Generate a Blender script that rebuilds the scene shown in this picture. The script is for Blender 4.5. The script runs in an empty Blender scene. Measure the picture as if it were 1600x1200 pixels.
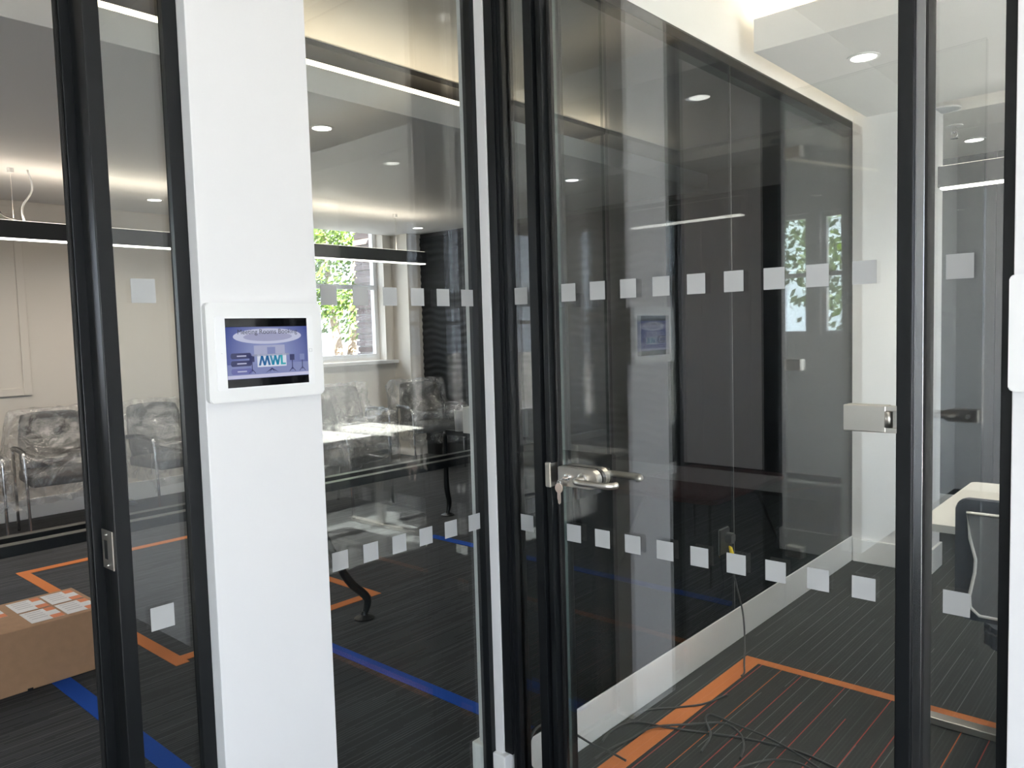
import bpy, bmesh, math, random
from mathutils import Vector, Matrix, noise
random.seed(7)
SC = bpy.context.scene
COL = SC.collection
# ------------------------------------------------------------------ camera
YAW, PITCH, ROLL = 0.72911, 0.06732, -0.02819
cam = bpy.data.cameras.new('camera'); camo = bpy.data.objects.new('camera', cam); COL.objects.link(camo)
f_ = Vector((-math.sin(YAW)*math.cos(PITCH), math.cos(YAW)*math.cos(PITCH), -math.sin(PITCH)))
r_ = Vector((math.cos(YAW), math.sin(YAW), 0)); u_ = r_.cross(f_)
r2 = math.cos(ROLL)*r_ + math.sin(ROLL)*u_; u2 = -math.sin(ROLL)*r_ + math.cos(ROLL)*u_
M = Matrix((r2, u2, -f_)).transposed().to_4x4(); M.translation = Vector((1.5834, -1.6733, 1.4007))
camo.matrix_world = M
cam.sensor_width = 36; cam.lens = 1214.02/1600*36; cam.clip_start = 0.02; cam.clip_end = 200
SC.camera = camo
# ------------------------------------------------------------------ render colour, light
SC.view_settings.view_transform = 'Standard'; SC.view_settings.look = 'None'
SC.view_settings.gamma = 1; SC.view_settings.use_curve_mapping = False
SC.view_settings.exposure = 0.6
SC.cycles.transparent_max_bounces = 40; SC.cycles.max_bounces = 10
SC.cycles.diffuse_bounces = 5; SC.cycles.glossy_bounces = 6; SC.cycles.transmission_bounces = 8
SC.cycles.use_denoising = True; SC.cycles.caustics_reflective = False; SC.cycles.caustics_refractive = False
SC.cycles.sample_clamp_indirect = 12
w = bpy.data.worlds.new('world'); SC.world = w; w.use_nodes = True
bg = w.node_tree.nodes['Background']; bg.inputs[0].default_value = (0.82, 0.90, 1.05, 1); bg.inputs[1].default_value = 5.6

def link_light(name, kind, loc, energy, color=(1, 1, 1), to=None, **kw):
    l = bpy.data.lights.new(name, kind); l.energy = energy; l.color = color
    for k, v in kw.items(): setattr(l, k, v)
    o = bpy.data.objects.new(name, l); COL.objects.link(o); o.location = loc
    if isinstance(to, str): o.rotation_euler = {'up': (math.pi, 0, 0), 'up_x': (math.pi, 0.4, 0), 'up_-x': (math.pi, -0.1, 0), 'down': (0, 0, 0)}[to]
    elif to is not None: o.rotation_euler = Vector(to).to_track_quat('-Z', 'Y').to_euler()
    return o
SUN_TO = Vector((math.cos(math.radians(47))*math.cos(math.radians(-14)), math.cos(math.radians(47))*math.sin(math.radians(-14)), math.sin(math.radians(47))))
link_light('sun', 'SUN', (6, 2, 8), 165.0, (1, 0.96, 0.92), to=-SUN_TO, angle=0.009)
def portal(name, loc, to, sx, sy):
    o = link_light(name, 'AREA', loc, 1, to=to, shape='RECTANGLE', size=sx, size_y=sy); o.data.cycles.is_portal = True
# portals sit in the window openings (they only guide sky sampling)
portal('portal_corridor_a', (4.02, -2.05, 1.275), (-1, 0, 0), 1.7, 1.65)
portal('portal_corridor_b', (4.02, -4.25, 1.5), (-1, 0, 0), 2.1, 2.0)
portal('portal_corridor_c', (3.0, -5.52, 1.475), (0, 1, 0), 1.6, 2.15)
portal('portal_room_b', (4.02, 1.1, 1.675), (-1, 0, 0), 1.9, 1.65)
portal('portal_meeting_a', (-5.52, 3.595, 1.89), (1, 0, 0), 0.95, 1.54)
portal('portal_meeting_b', (-5.52, -2.7, 1.7), (1, 0, 0), 2.0, 1.6)
WARM = (1.0, 0.80, 0.56)

# ------------------------------------------------------------------ materials
MATS = {}
def mat(name, col=(0.8, 0.8, 0.8), rough=0.5, metal=0.0, spec=0.5, emit=None, estr=0.0, noise_s=0, noise_a=0.0, bump=0.0, bscale=60):
    if name in MATS: return MATS[name]
    m = bpy.data.materials.new(name); m.use_nodes = True; nt = m.node_tree; b = nt.nodes['Principled BSDF']
    b.inputs['Base Color'].default_value = (*col, 1); b.inputs['Roughness'].default_value = rough
    b.inputs['Metallic'].default_value = metal; b.inputs['Specular IOR Level'].default_value = spec
    if emit: b.inputs['Emission Color'].default_value = (*emit, 1); b.inputs['Emission Strength'].default_value = estr
    if noise_a or bump:
        tc = nt.nodes.new('ShaderNodeTexCoord'); n = nt.nodes.new('ShaderNodeTexNoise'); nt.links.new(tc.outputs['Object'], n.inputs['Vector'])
        n.inputs['Scale'].default_value = noise_s or bscale; n.inputs['Detail'].default_value = 4
        if noise_a:
            mx = nt.nodes.new('ShaderNodeMix'); mx.data_type = 'RGBA'; nt.links.new(n.outputs['Fac'], mx.inputs['Factor'])
            mx.inputs['A'].default_value = (*[c*(1-noise_a) for c in col], 1); mx.inputs['B'].default_value = (*[min(1, c*(1+noise_a)) for c in col], 1)
            nt.links.new(mx.outputs['Result'], b.inputs['Base Color'])
        if bump:
            bp = nt.nodes.new('ShaderNodeBump'); bp.inputs['Strength'].default_value = bump; bp.inputs['Distance'].default_value = 0.004
            nt.links.new(n.outputs['Fac'], bp.inputs['Height']); nt.links.new(bp.outputs['Normal'], b.inputs['Normal'])
    MATS[name] = m; return m

def glass(name, tint=(0.93, 0.95, 0.94), r0=0.045, gain=1.0):
    """clear pane: Schlick mirror over a lightly tinted see-through body, each of its two faces"""
    if name in MATS: return MATS[name]
    m = bpy.data.materials.new(name); m.use_nodes = True; nt = m.node_tree; nt.nodes.clear()
    N = nt.nodes.new; L = nt.links.new
    out = N('ShaderNodeOutputMaterial'); mix = N('ShaderNodeMixShader'); tr = N('ShaderNodeBsdfTransparent'); gl = N('ShaderNodeBsdfGlossy')
    tr.inputs[0].default_value = (*tint, 1); gl.inputs['Roughness'].default_value = 0.0; gl.inputs['Color'].default_value = (1, 1, 1, 1)
    geo = N('ShaderNodeNewGeometry'); dot = N('ShaderNodeVectorMath'); dot.operation = 'DOT_PRODUCT'
    L(geo.outputs['Incoming'], dot.inputs[0]); L(geo.outputs['True Normal'], dot.inputs[1])
    ab = N('ShaderNodeMath'); ab.operation = 'ABSOLUTE'; L(dot.outputs['Value'], ab.inputs[0])
    su = N('ShaderNodeMath'); su.operation = 'SUBTRACT'; su.inputs[0].default_value = 1; L(ab.outputs[0], su.inputs[1]); su.use_clamp = True
    pw = N('ShaderNodeMath'); pw.operation = 'POWER'; L(su.outputs[0], pw.inputs[0]); pw.inputs[1].default_value = 5
    ma = N('ShaderNodeMath'); ma.operation = 'MULTIPLY_ADD'; L(pw.outputs[0], ma.inputs[0]); ma.inputs[1].default_value = (1-r0)*gain; ma.inputs[2].default_value = r0*gain; ma.use_clamp = True
    L(ma.outputs[0], mix.inputs['Fac']); L(tr.outputs[0], mix.inputs[1]); L(gl.outputs[0], mix.inputs[2]); L(mix.outputs[0], out.inputs['Surface'])
    MATS[name] = m; return m

def plastic_film(name='plastic_film'):
    m = bpy.data.materials.new(name); m.use_nodes = True; nt = m.node_tree; nt.nodes.clear()
    N = nt.nodes.new; L = nt.links.new
    out = N('ShaderNodeOutputMaterial'); mix = N('ShaderNodeMixShader'); mix2 = N('ShaderNodeMixShader'); tr = N('ShaderNodeBsdfTransparent')
    gl = N('ShaderNodeBsdfGlossy'); df = N('ShaderNodeBsdfTranslucent'); d2 = N('ShaderNodeBsdfDiffuse'); ad = N('ShaderNodeMixShader')
    tr.inputs[0].default_value = (0.93, 0.93, 0.93, 1); gl.inputs['Roughness'].default_value = 0.16
    df.inputs[0].default_value = (0.8, 0.8, 0.8, 1); d2.inputs[0].default_value = (0.85, 0.83, 0.8, 1)
    tc = N('ShaderNodeTexCoord'); n = N('ShaderNodeTexNoise'); n.inputs['Scale'].default_value = 9; n.inputs['Detail'].default_value = 6; n.inputs['Distortion'].default_value = 1.6
    L(tc.outputs['Object'], n.inputs['Vector']); bp = N('ShaderNodeBump'); bp.inputs['Strength'].default_value = 0.9; bp.inputs['Distance'].default_value = 0.03
    L(n.outputs['Fac'], bp.inputs['Height']); L(bp.outputs['Normal'], gl.inputs['Normal']); L(bp.outputs['Normal'], d2.inputs['Normal'])
    rmp = N('ShaderNodeMapRange'); L(n.outputs['Fac'], rmp.inputs['Value']); rmp.inputs['From Min'].default_value = 0.42; rmp.inputs['From Max'].default_value = 0.68
    rmp.inputs['To Min'].default_value = 0.05; rmp.inputs['To Max'].default_value = 0.34
    L(df.outputs[0], ad.inputs[1]); L(d2.outputs[0], ad.inputs[2]); ad.inputs[0].default_value = 0.6
    L(rmp.outputs[0], mix.inputs[0]); L(tr.outputs[0], mix.inputs[1]); L(ad.outputs[0], mix.inputs[2])
    mix2.inputs[0].default_value = 0.13; L(mix.outputs[0], mix2.inputs[1]); L(gl.outputs[0], mix2.inputs[2]); L(mix2.outputs[0], out.inputs[0])
    return m

def carpet(name, base=(0.028, 0.030, 0.031), lane=0.045, thick=0.075, dens=0.55, line=(0.16, 0.165, 0.165), lane2=0.013, a2=0.35, hot=None):
    m = bpy.data.materials.new(name); m.use_nodes = True; nt = m.node_tree; b = nt.nodes['Principled BSDF']
    N = nt.nodes.new; L = nt.links.new
    def mth(op, a, c=None, d=None):
        n = N('ShaderNodeMath'); n.operation = op
        for i, v in enumerate((a, c, d)):
            if v is None: continue
            if isinstance(v, (int, float)): n.inputs[i].default_value = v
            else: L(v, n.inputs[i])
        return n.outputs[0]
    tc = N('ShaderNodeTexCoord'); sp = N('ShaderNodeSeparateXYZ'); L(tc.outputs['Object'], sp.inputs[0]); x, y = sp.outputs[0], sp.outputs[1]
    def stripes(lw, th, seglen, dn, seed):
        q = mth('DIVIDE', x, lw); fl = mth('FLOOR', q); fr = mth('SUBTRACT', q, fl)
        wn = N('ShaderNodeTexWhiteNoise'); wn.noise_dimensions = '1D'; L(mth('ADD', fl, seed), wn.inputs['W'])
        seg = mth('FLOOR', mth('ADD', mth('DIVIDE', y, seglen), mth('MULTIPLY', wn.outputs['Value'], 7.0)))
        w2 = N('ShaderNodeTexWhiteNoise'); w2.noise_dimensions = '2D'; cb = N('ShaderNodeCombineXYZ'); L(mth('ADD', fl, seed), cb.inputs[0]); L(seg, cb.inputs[1]); L(cb.outputs[0], w2.inputs['Vector'])
        on = mth('LESS_THAN', w2.outputs['Value'], dn); ln = mth('LESS_THAN', fr, th)
        return mth('MULTIPLY', on, ln)
    s1 = stripes(lane, thick, 0.5, dens, 3.0); s2 = stripes(lane2, 0.4, 0.25, 0.6, 31.0)
    nz = N('ShaderNodeTexNoise'); nz.inputs['Scale'].default_value = 900; L(tc.outputs['Object'], nz.inputs['Vector'])
    nb = N('ShaderNodeTexNoise'); nb.inputs['Scale'].default_value = 6; L(tc.outputs['Object'], nb.inputs['Vector'])
    def mixc(f, a, c):
        n = N('ShaderNodeMix'); n.data_type = 'RGBA'
        if isinstance(f, (int, float)): n.inputs['Factor'].default_value = f
        else: L(f, n.inputs['Factor'])
        for k, v in (('A', a), ('B', c)):
            if isinstance(v, tuple): n.inputs[k].default_value = (*v, 1)
            else: L(v, n.inputs[k])
        return n.outputs['Result']
    c0 = mixc(nz.outputs['Fac'], tuple(v*0.7 for v in base), tuple(v*1.35 for v in base))
    c0 = mixc(mth('MULTIPLY', nb.outputs['Fac'], 0.5), c0, tuple(v*1.5 for v in base))
    c1 = mixc(mth('MULTIPLY', s2, a2), c0, tuple(v*2.6 for v in base))
    c2 = mixc(mth('MULTIPLY', s1, 0.85), c1, line)
    if hot:
        s3 = stripes(0.083, 0.045, 0.9, 0.85, 11.0); wn = N('ShaderNodeTexWhiteNoise'); wn.noise_dimensions = '1D'; L(mth('FLOOR', mth('DIVIDE', x, 0.083)), wn.inputs['W'])
        c2 = mixc(s3, c2, mixc(mth('GREATER_THAN', wn.outputs['Value'], 0.5), (0.50, 0.13, 0.045), (0.42, 0.07, 0.06)))
    L(c2, b.inputs['Base Color']); b.inputs['Roughness'].default_value = 0.95; b.inputs['Specular IOR Level'].default_value = 0.15
    bp = N('ShaderNodeBump'); bp.inputs['Strength'].default_value = 0.5; bp.inputs['Distance'].default_value = 0.003; L(nz.outputs['Fac'], bp.inputs['Height']); L(bp.outputs['Normal'], b.inputs['Normal'])
    MATS[name] = m; return m

white = mat('white_paint', (0.80, 0.795, 0.795), 0.6, spec=0.3)
whiteB = mat('white_soffit', (0.80, 0.79, 0.77), 0.7, spec=0.2)
beige = mat('warm_white_wall', (0.70, 0.65, 0.585), 0.7, spec=0.2)
skirt = mat('skirting_gloss', (0.82, 0.82, 0.81), 0.35)
black = mat('black_frame', (0.007, 0.008, 0.009), 0.36, spec=0.28)
blackm = mat('black_matt', (0.012, 0.012, 0.013), 0.6)
gasket = mat('black_gasket', (0.006, 0.006, 0.006), 0.7)
steel = mat('brushed_steel', (0.62, 0.59, 0.54), 0.34, metal=1.0, bump=0.04, bscale=300)
chrome = mat('chrome', (0.75, 0.75, 0.75), 0.12, metal=1.0)
bead = mat('dark_anodised_bead', (0.30, 0.30, 0.31), 0.22, metal=1.0)
clear = glass('clear_glass', gain=1.15)
doorg = glass('door_glass', gain=2.6)
sky_pane = glass('window_glass', (0.96, 0.97, 0.97), gain=0.9)
party = glass('party_glass', (0.55, 0.58, 0.61), gain=0.95)
edgeg = mat('glass_edge', (0.09, 0.12, 0.115), 0.2, spec=0.6)
frost = mat('frosted_film', (0.43, 0.435, 0.43), 0.75, spec=0.2)
cA = carpet('carpet_meeting', base=(0.048, 0.050, 0.054), lane=0.06, thick=0.05, dens=0.5, a2=0.55)
cB = carpet('carpet_corridor', lane=0.05, thick=0.055, dens=0.6, a2=0.12, base=(0.047, 0.050, 0.050))
cHot = carpet('carpet_red_lined', lane=0.05, thick=0.055, dens=0.45, a2=0.1, hot=True, base=(0.043, 0.045, 0.043))
orange = mat('orange_pile', (0.60, 0.205, 0.075), 0.95, spec=0.1, noise_s=700, noise_a=0.25)
blue = mat('blue_pile', (0.020, 0.085, 0.42), 0.95, spec=0.1, noise_s=700, noise_a=0.25)
slate = mat('slate_panel', (0.03, 0.032, 0.037), 0.6, spec=0.3)
ledw = mat('led_warm', (1, 1, 1), 0.5, emit=(1.0, 0.86, 0.62), estr=3.0)
ledc = mat('led_white', (1, 1, 1), 0.5, emit=(1.0, 0.97, 0.9), estr=6.0)
wavy = mat('charcoal_wave_panel', (0.012, 0.0125, 0.013), 0.6, spec=0.15)
darkw = mat('charcoal_wall', (0.02, 0.02, 0.021), 0.6, spec=0.3)
film = plastic_film()

# ------------------------------------------------------------------ helpers
def prop(o, label=None, cat=None, group=None, kind=None):
    if label: o['label'] = label
    if cat: o['category'] = cat
    if group: o['group'] = group
    if kind: o['kind'] = kind
    return o
def empty(name, loc=(0, 0, 0), **kw):
    o = bpy.data.objects.new(name, None); COL.objects.link(o); o.location = loc; o.empty_display_size = 0.05
    return prop(o, **kw)
def from_bm(name, bm, m, parent=None, smooth=False, **kw):
    me = bpy.data.meshes.new(name); bmesh.ops.recalc_face_normals(bm, faces=bm.faces[:]); bm.to_mesh(me); bm.free()
    for x in (m if isinstance(m, (list, tuple)) else [m]): me.materials.append(x)
    if smooth:
        for p in me.polygons: p.use_smooth = True
    o = bpy.data.objects.new(name, me); COL.objects.link(o)
    if parent is not None: o.parent = parent; o.matrix_parent_inverse = Matrix.Translation(parent.location).inverted() if parent.rotation_euler.z == 0 else Matrix()
    return prop(o, **kw)
def add_box(bm, x0, x1, y0, y1, z0, z1, bev=0.0):
    x0, x1 = sorted((x0, x1)); y0, y1 = sorted((y0, y1)); z0, z1 = sorted((z0, z1))
    g = bmesh.ops.create_cube(bm, size=1.0)
    for v in g['verts']:
        v.co = Vector(((x0+x1)/2 + v.co.x*(x1-x0), (y0+y1)/2 + v.co.y*(y1-y0), (z0+z1)/2 + v.co.z*(z1-z0)))
    if bev:
        es = {e for v in g['verts'] for e in v.link_edges}
        bmesh.ops.bevel(bm, geom=list(es), offset=bev, segments=2, affect='EDGES', profile=0.6)
def box(name, d, m, parent=None, bev=0.0, **kw):
    bm = bmesh.new(); add_box(bm, *d, bev=bev); return from_bm(name, bm, m, parent, **kw)
def boxes(name, ds, m, parent=None, bev=0.0, **kw):
    bm = bmesh.new()
    for d in ds: add_box(bm, *d, bev=bev)
    return from_bm(name, bm, m, parent, **kw)
def add_tube(bm, pts, r, n=10, closed=False, cap=True):
    pts = [Vector(p) for p in pts]; rs = [r]*len(pts) if not isinstance(r, (list, tuple)) else [r[min(int(i*(len(r)-1)/max(len(pts)-1, 1)), len(r)-2)]*(1-(i*(len(r)-1)/max(len(pts)-1, 1) - min(int(i*(len(r)-1)/max(len(pts)-1, 1)), len(r)-2))) + r[min(int(i*(len(r)-1)/max(len(pts)-1, 1)), len(r)-2)+1]*(i*(len(r)-1)/max(len(pts)-1, 1) - min(int(i*(len(r)-1)/max(len(pts)-1, 1)), len(r)-2)) for i in range(len(pts))]; rings = []; prev = None
    for i, p in enumerate(pts):
        t = (pts[(i+1) % len(pts)] - pts[i-1]) if closed else (pts[min(i+1, len(pts)-1)] - pts[max(i-1, 0)])
        t.normalize()
        a = prev if prev is not None else (Vector((0, 0, 1)) if abs(t.z) < 0.9 else Vector((1, 0, 0)))
        s = t.cross(a).normalized(); b = s.cross(t).normalized(); prev = b
        rings.append([bm.verts.new(p + rs[i]*(math.cos(k*2*math.pi/n)*s + math.sin(k*2*math.pi/n)*b)) for k in range(n)])
    m = len(rings)
    for i in range(m if closed else m-1):
        A, B = rings[i], rings[(i+1) % m]
        for k in range(n): bm.faces.new((A[k], A[(k+1) % n], B[(k+1) % n], B[k]))
    if cap and not closed: bm.faces.new(rings[0][::-1]); bm.faces.new(rings[-1])
def spline(pts, k=8):
    P = [Vector(p) for p in pts]; out = []
    for i in range(len(P)-1):
        a, b, c, d = P[max(i-1, 0)], P[i], P[i+1], P[min(i+2, len(P)-1)]
        for j in range(k):
            t = j/k; out.append(0.5*((2*b) + (c-a)*t + (2*a-5*b+4*c-d)*t*t + (-a+3*b-3*c+d)*t**3))
    out.append(P[-1]); return out
def tube(name, pts, r, m, parent=None, n=10, sm=0, closed=False, **kw):
    bm = bmesh.new(); add_tube(bm, spline(pts, sm) if sm else pts, r, n, closed); return from_bm(name, bm, m, parent, smooth=True, **kw)
def add_lathe(bm, prof, c, n=24):
    """profile of (radius, z) turned about a vertical axis through c"""
    rings = [[bm.verts.new((c[0]+max(r, 1e-4)*math.cos(2*math.pi*k/n), c[1]+max(r, 1e-4)*math.sin(2*math.pi*k/n), c[2]+z)) for k in range(n)] for r, z in prof]
    for A, B in zip(rings, rings[1:]):
        for k in range(n): bm.faces.new((A[k], A[(k+1) % n], B[(k+1) % n], B[k]))
    bm.faces.new(rings[0][::-1]); bm.faces.new(rings[-1])
def lathe(name, prof, c, m, parent=None, n=24, **kw):
    bm = bmesh.new(); add_lathe(bm, prof, c, n); return from_bm(name, bm, m, parent, smooth=False, **kw)
def prism(name, poly, axis, a, b, m, parent=None, bev=0.0, **kw):
    """extrude a 2-D polygon along an axis ('x': poly=(y,z), 'y': (x,z), 'z': (x,y))"""
    bm = bmesh.new()
    def at(p, t): return {'x': (t, p[0], p[1]), 'y': (p[0], t, p[1]), 'z': (p[0], p[1], t)}[axis]
    A = [bm.verts.new(at(p, a)) for p in poly]; B = [bm.verts.new(at(p, b)) for p in poly]; n = len(poly)
    bm.faces.new(A[::-1]); bm.faces.new(B)
    for i in range(n): bm.faces.new((A[i], A[(i+1) % n], B[(i+1) % n], B[i]))
    if bev: bmesh.ops.bevel(bm, geom=bm.edges[:], offset=bev, segments=2, affect='EDGES')
    return from_bm(name, bm, m, parent, **kw)
def pane(name, d, m, parent, thin):
    """glass sheet: clear on its two faces, green on its cut edges; thin = axis of thickness (0 x, 1 y)"""
    o = box(name, d, [m, edgeg], parent)
    for p in o.data.polygons:
        if abs(p.normal[thin]) < 0.5: p.material_index = 1
    return o
def rect_holes(name, plane, a, b, z0, z1, t0, t1, holes, m, **kw):
    """wall slab in plane 'x' (runs along y) or 'y' (runs along x) with rectangular holes (a0,a1,z0,z1)"""
    us = sorted({a, b, *[h[0] for h in holes], *[h[1] for h in holes]}); zs = sorted({z0, z1, *[h[2] for h in holes], *[h[3] for h in holes]})
    bm = bmesh.new()
    for i in range(len(us)-1):
        for j in range(len(zs)-1):
            cu, cz = (us[i]+us[i+1])/2, (zs[j]+zs[j+1])/2
            if any(h[0] < cu < h[1] and h[2] < cz < h[3] for h in holes): continue
            if plane == 'x': add_box(bm, t0, t1, us[i], us[i+1], zs[j], zs[j+1])
            else: add_box(bm, us[i], us[i+1], t0, t1, zs[j], zs[j+1])
    return from_bm(name, bm, m, **kw)
ST = dict(kind='structure')
RZ = 2.545; CEIL = 2.92; HEAD = 2.535; YW = 4.42; XW = -5.5; XR = 4.0; YR = -5.5; YB = 3.0

# ------------------------------------------------------------------ the setting
fl = box('floor', (XW, 0.0, YR, YW, -0.05, 0.0), cA, label='charcoal striped carpet of the meeting room behind the glass', **ST)
fl2 = box('floor', (0.0, XR, YR, 4.6, -0.05, 0.0), cB, label='charcoal carpet with thin grey lines at the glass door', **ST)
box('floor_inlay', (0.235, 2.3, 0.315, 1.315, 0.0, 0.0016), cHot, fl2)
strip = lambda p, d, m: box('floor_strip', (*d, 0.0, 0.003), m, p)
strip(fl2, (0.165, 0.235, 0.255, 1.36), orange); strip(fl2, (0.235, 2.3, 0.255, 0.315), orange); strip(fl2, (0.235, 2.3, 1.315, 1.36), orange)
strip(fl, (-3.85, -1.70, -0.225, -0.165), orange); strip(fl, (-1.79, -1.73, -0.165, 0.87), orange); strip(fl, (-3.85, -1.73, 0.87, 0.92), orange)
strip(fl, (-3.85, -3.78, -0.165, 0.87), orange)
strip(fl, (-2.1, -0.1, -0.63, -0.56), blue); strip(fl, (-1.72, -0.1, 0.285, 0.345), blue); strip(fl, (-2.4, -0.1, 1.865, 1.93), blue)
box('ceiling', (XW-0.15, XR+0.15, YR-0.15, 4.75, CEIL, CEIL+0.15), whiteB, **ST)
# room A: window wall, feature wall, rear wall
rect_holes('wall_window_side', 'x', YR, YW+0.1, 0, CEIL, XW-0.20, XW, [(3.12, 4.07, 1.12, 2.66), (-3.7, -1.7, 0.9, 2.5)], beige, **ST)
box('wall_feature', (XW, 0.0, YW, YW+0.1, 0, CEIL), darkw, **ST)
rect_holes('wall_rear', 'y', XW-0.3, XR+0.15, 0, CEIL, YR-0.15, YR, [(-1.52, -1.14, 1.29, 2.4), (-1.03, -0.80, 1.29, 2.4), (2.2, 3.8, 0.4, 2.55)], white, **ST)
box('wall_corner_return', (XW, XW+0.28, 4.21, YW, 0, CEIL), beige, **ST)
# right outer wall with daylight windows
rect_holes('wall_right', 'x', YR-0.15, 4.75, 0, CEIL, XR, XR+0.15, [(0.15, 2.05, 0.85, 2.5), (-2.9, -1.2, 0.45, 2.1), (-5.3, -3.2, 0.5, 2.5)], white, **ST)
# room B back wall / pier / slate wall beyond
pier = box('wall_back', (0.0, 0.475, YB, YB+0.2, 0, CEIL), white, **ST)
box('wall_slate', (0.0, XR, 4.6, 4.75, 0, CEIL), slate, **ST)
for i in range(9):
    x = 0.05+i*0.45; box('slate_panel', (x, x+0.443, 4.575, 4.6, 0.02, 2.54), slate, bpy.data.objects['wall_slate'])
box('wall_dark_lining', (XR-0.03, XR, 2.4, 4.57, 0, RZ-0.012), slate, **ST)  # unseen dark lining added to darken the reflection in the partition glass
box('wall_side_return', (-0.05, 0.05, YB, 4.6, 0, CEIL), darkw, **ST)
# bulkheads over the glazing
box('trim_1', (-0.06, 0.06, -3.2, YB, HEAD, CEIL), whiteB, label='white bulkhead above the long glass partition', **ST)
box('trim_2', (0.06, 1.335, -0.06, 0.06, HEAD, CEIL), whiteB, label='white bulkhead above the glass door', **ST)
# pillars
pil = box('wall_pillar', (0.012, 0.085, -0.922, -0.648, 0, CEIL), white, bev=0.002, label='white plastered pillar carrying the lit tablet', **ST)
rp = box('wall_front', (1.334, XR, -0.085, 0.085, 0, CEIL), white, bev=0.002, label='bright white wall at the right edge of the view', **ST)
nib = box('wall_nib', (-0.05, 0.05, -0.04, 0.012, 0.0, HEAD), white, bev=0.001, label='slim white wall end between the glass panels', **ST)
box('wall_entrance', (-0.06, 0.06, YR, -3.2, 0, CEIL), white, **ST)
# skirtings
def skirting(name, d, parent=None, **kw):
    return box(name, d, skirt, parent, bev=0.004, **(dict(ST, **kw) if parent is None else kw))
skirting('baseboard_nib', (-0.068, -0.017, -0.056, 0.012, 0, 0.150)); skirting('baseboard_nib', (0.019, 0.068, -0.056, 0.004, 0, 0.146))
skirting('baseboard_partition', (0.052, 0.0615, 0.004, YB, 0, 0.146), label='long white skirting below the dark glass partition')
skirting('baseboard_meeting', (0.026, 0.036, 0.012, YB, 0, 0.130))
box('wall_plinth', (0.036, 0.052, 0.012, YB, 0, 0.138), darkw, **ST)
skirting('baseboard_back', (0.068, 0.491, YB-0.016, YB, 0, 0.135)); skirting('baseboard_pier', (0.475, 0.491, YB, YB+0.2, 0, 0.135))
skirting('baseboard_slate', (0.05, XR, 4.555, 4.575, 0, 0.135))
skirting('baseboard_window_side', (XW, XW+0.02, YR, 4.21, 0, 0.16))

# ------------------------------------------------------------------ windows
def sash(name, y0, y1, z0, z1, xin, label, mull=None):
    """timber sash window in an x-wall, xin = inner wall face, opening outwards to -x"""
    t = empty(name, (xin-0.12, (y0+y1)/2, z0), kind='structure', label=label)
    x0, x1 = xin-0.16, xin-0.10
    boxes('window_frame', [(x0, x1, y0, y0+0.05, z0, z1), (x0, x1, y1-0.05, y1, z0, z1), (x0, x1, y0+0.05, y1-0.05, z1-0.06, z1), (x0, x1, y0+0.05, y1-0.05, z0, z0+0.07)], white, t)
    zm = z0+0.54*(z1-z0)
    box('meeting_rail', (x0+0.005, x1+0.01, y0+0.05, y1-0.05, zm-0.025, zm+0.025), white, t)
    for a, b in ((z0+0.07, zm-0.025), (zm+0.025, z1-0.06)): box('pane', (xin-0.134, xin-0.130, y0+0.05, y1-0.05, a, b), sky_pane, t)
    boxes('architrave', [(xin, xin+0.025, y0-0.10, y0, z0-0.02, z1+0.1), (xin, xin+0.025, y1, y1+0.10, z0-0.02, z1+0.1), (xin, xin+0.025, y0, y1, z1, z1+0.1)], beige, t, bev=0.004)
    box('window_sill', (xin-0.10, xin+0.09, y0-0.14, y1+0.13, z0-0.045, z0-0.005), white, t, bev=0.006)
    return t
sash('window_1', 3.12, 4.07, 1.12, 2.66, XW, 'white sash window with a sunlit green tree outside')
sash('fill_window_side', -3.7, -1.7, 0.9, 2.5, XW, 'unseen wide sash window added to light the meeting room')  # out-of-view window added to bring daylight into the meeting room
def plain_window(name, plane, a0, a1, z0, z1, c, label):
    loc = (c, (a0+a1)/2, z0) if plane == 'x' else ((a0+a1)/2, c, z0)
    t = empty(name, loc, kind='structure', label=label)
    def D(u0, u1, za, zb, th=0.03): return (c-th, c+th, u0, u1, za, zb) if plane == 'x' else (u0, u1, c-th, c+th, za, zb)
    boxes('window_frame', [D(a0, a0+0.04, z0, z1), D(a1-0.04, a1, z0, z1), D(a0+0.04, a1-0.04, z0, z0+0.04), D(a0+0.04, a1-0.04, z1-0.04, z1)], white, t)
    zm = (z0+z1)/2; box('transom', D(a0+0.04, a1-0.04, zm-0.02, zm+0.02, 0.025), white, t)
    for za, zb in ((z0+0.04, zm-0.02), (zm+0.02, z1-0.04)): box('pane', D(a0+0.04, a1-0.04, za, zb, 0.003), sky_pane, t)
plain_window('window_3', 'x', 0.15, 2.05, 0.85, 2.5, XR+0.08, 'window letting sun onto the white tables')
plain_window('window_4', 'x', -2.9, -1.2, 0.45, 2.1, XR+0.08, 'corridor window beside the viewer')
plain_window('window_5', 'x', -5.3, -3.2, 0.5, 2.5, XR+0.08, 'corridor window far behind the viewer')
plain_window('window_6', 'y', -1.52, -1.14, 1.29, 2.4, YR-0.08, 'narrow rear window reflected in the door with a tree')
plain_window('window_7', 'y', -1.03, -0.80, 1.29, 2.4, YR-0.08, 'narrow rear window reflected in the door with a pale house')
plain_window('fill_window_rear', 'y', 2.2, 3.8, 0.4, 2.55, YR-0.08, 'unseen wide rear window added to light the right wall')  # out-of-view window added to throw more light on the right wall
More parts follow.
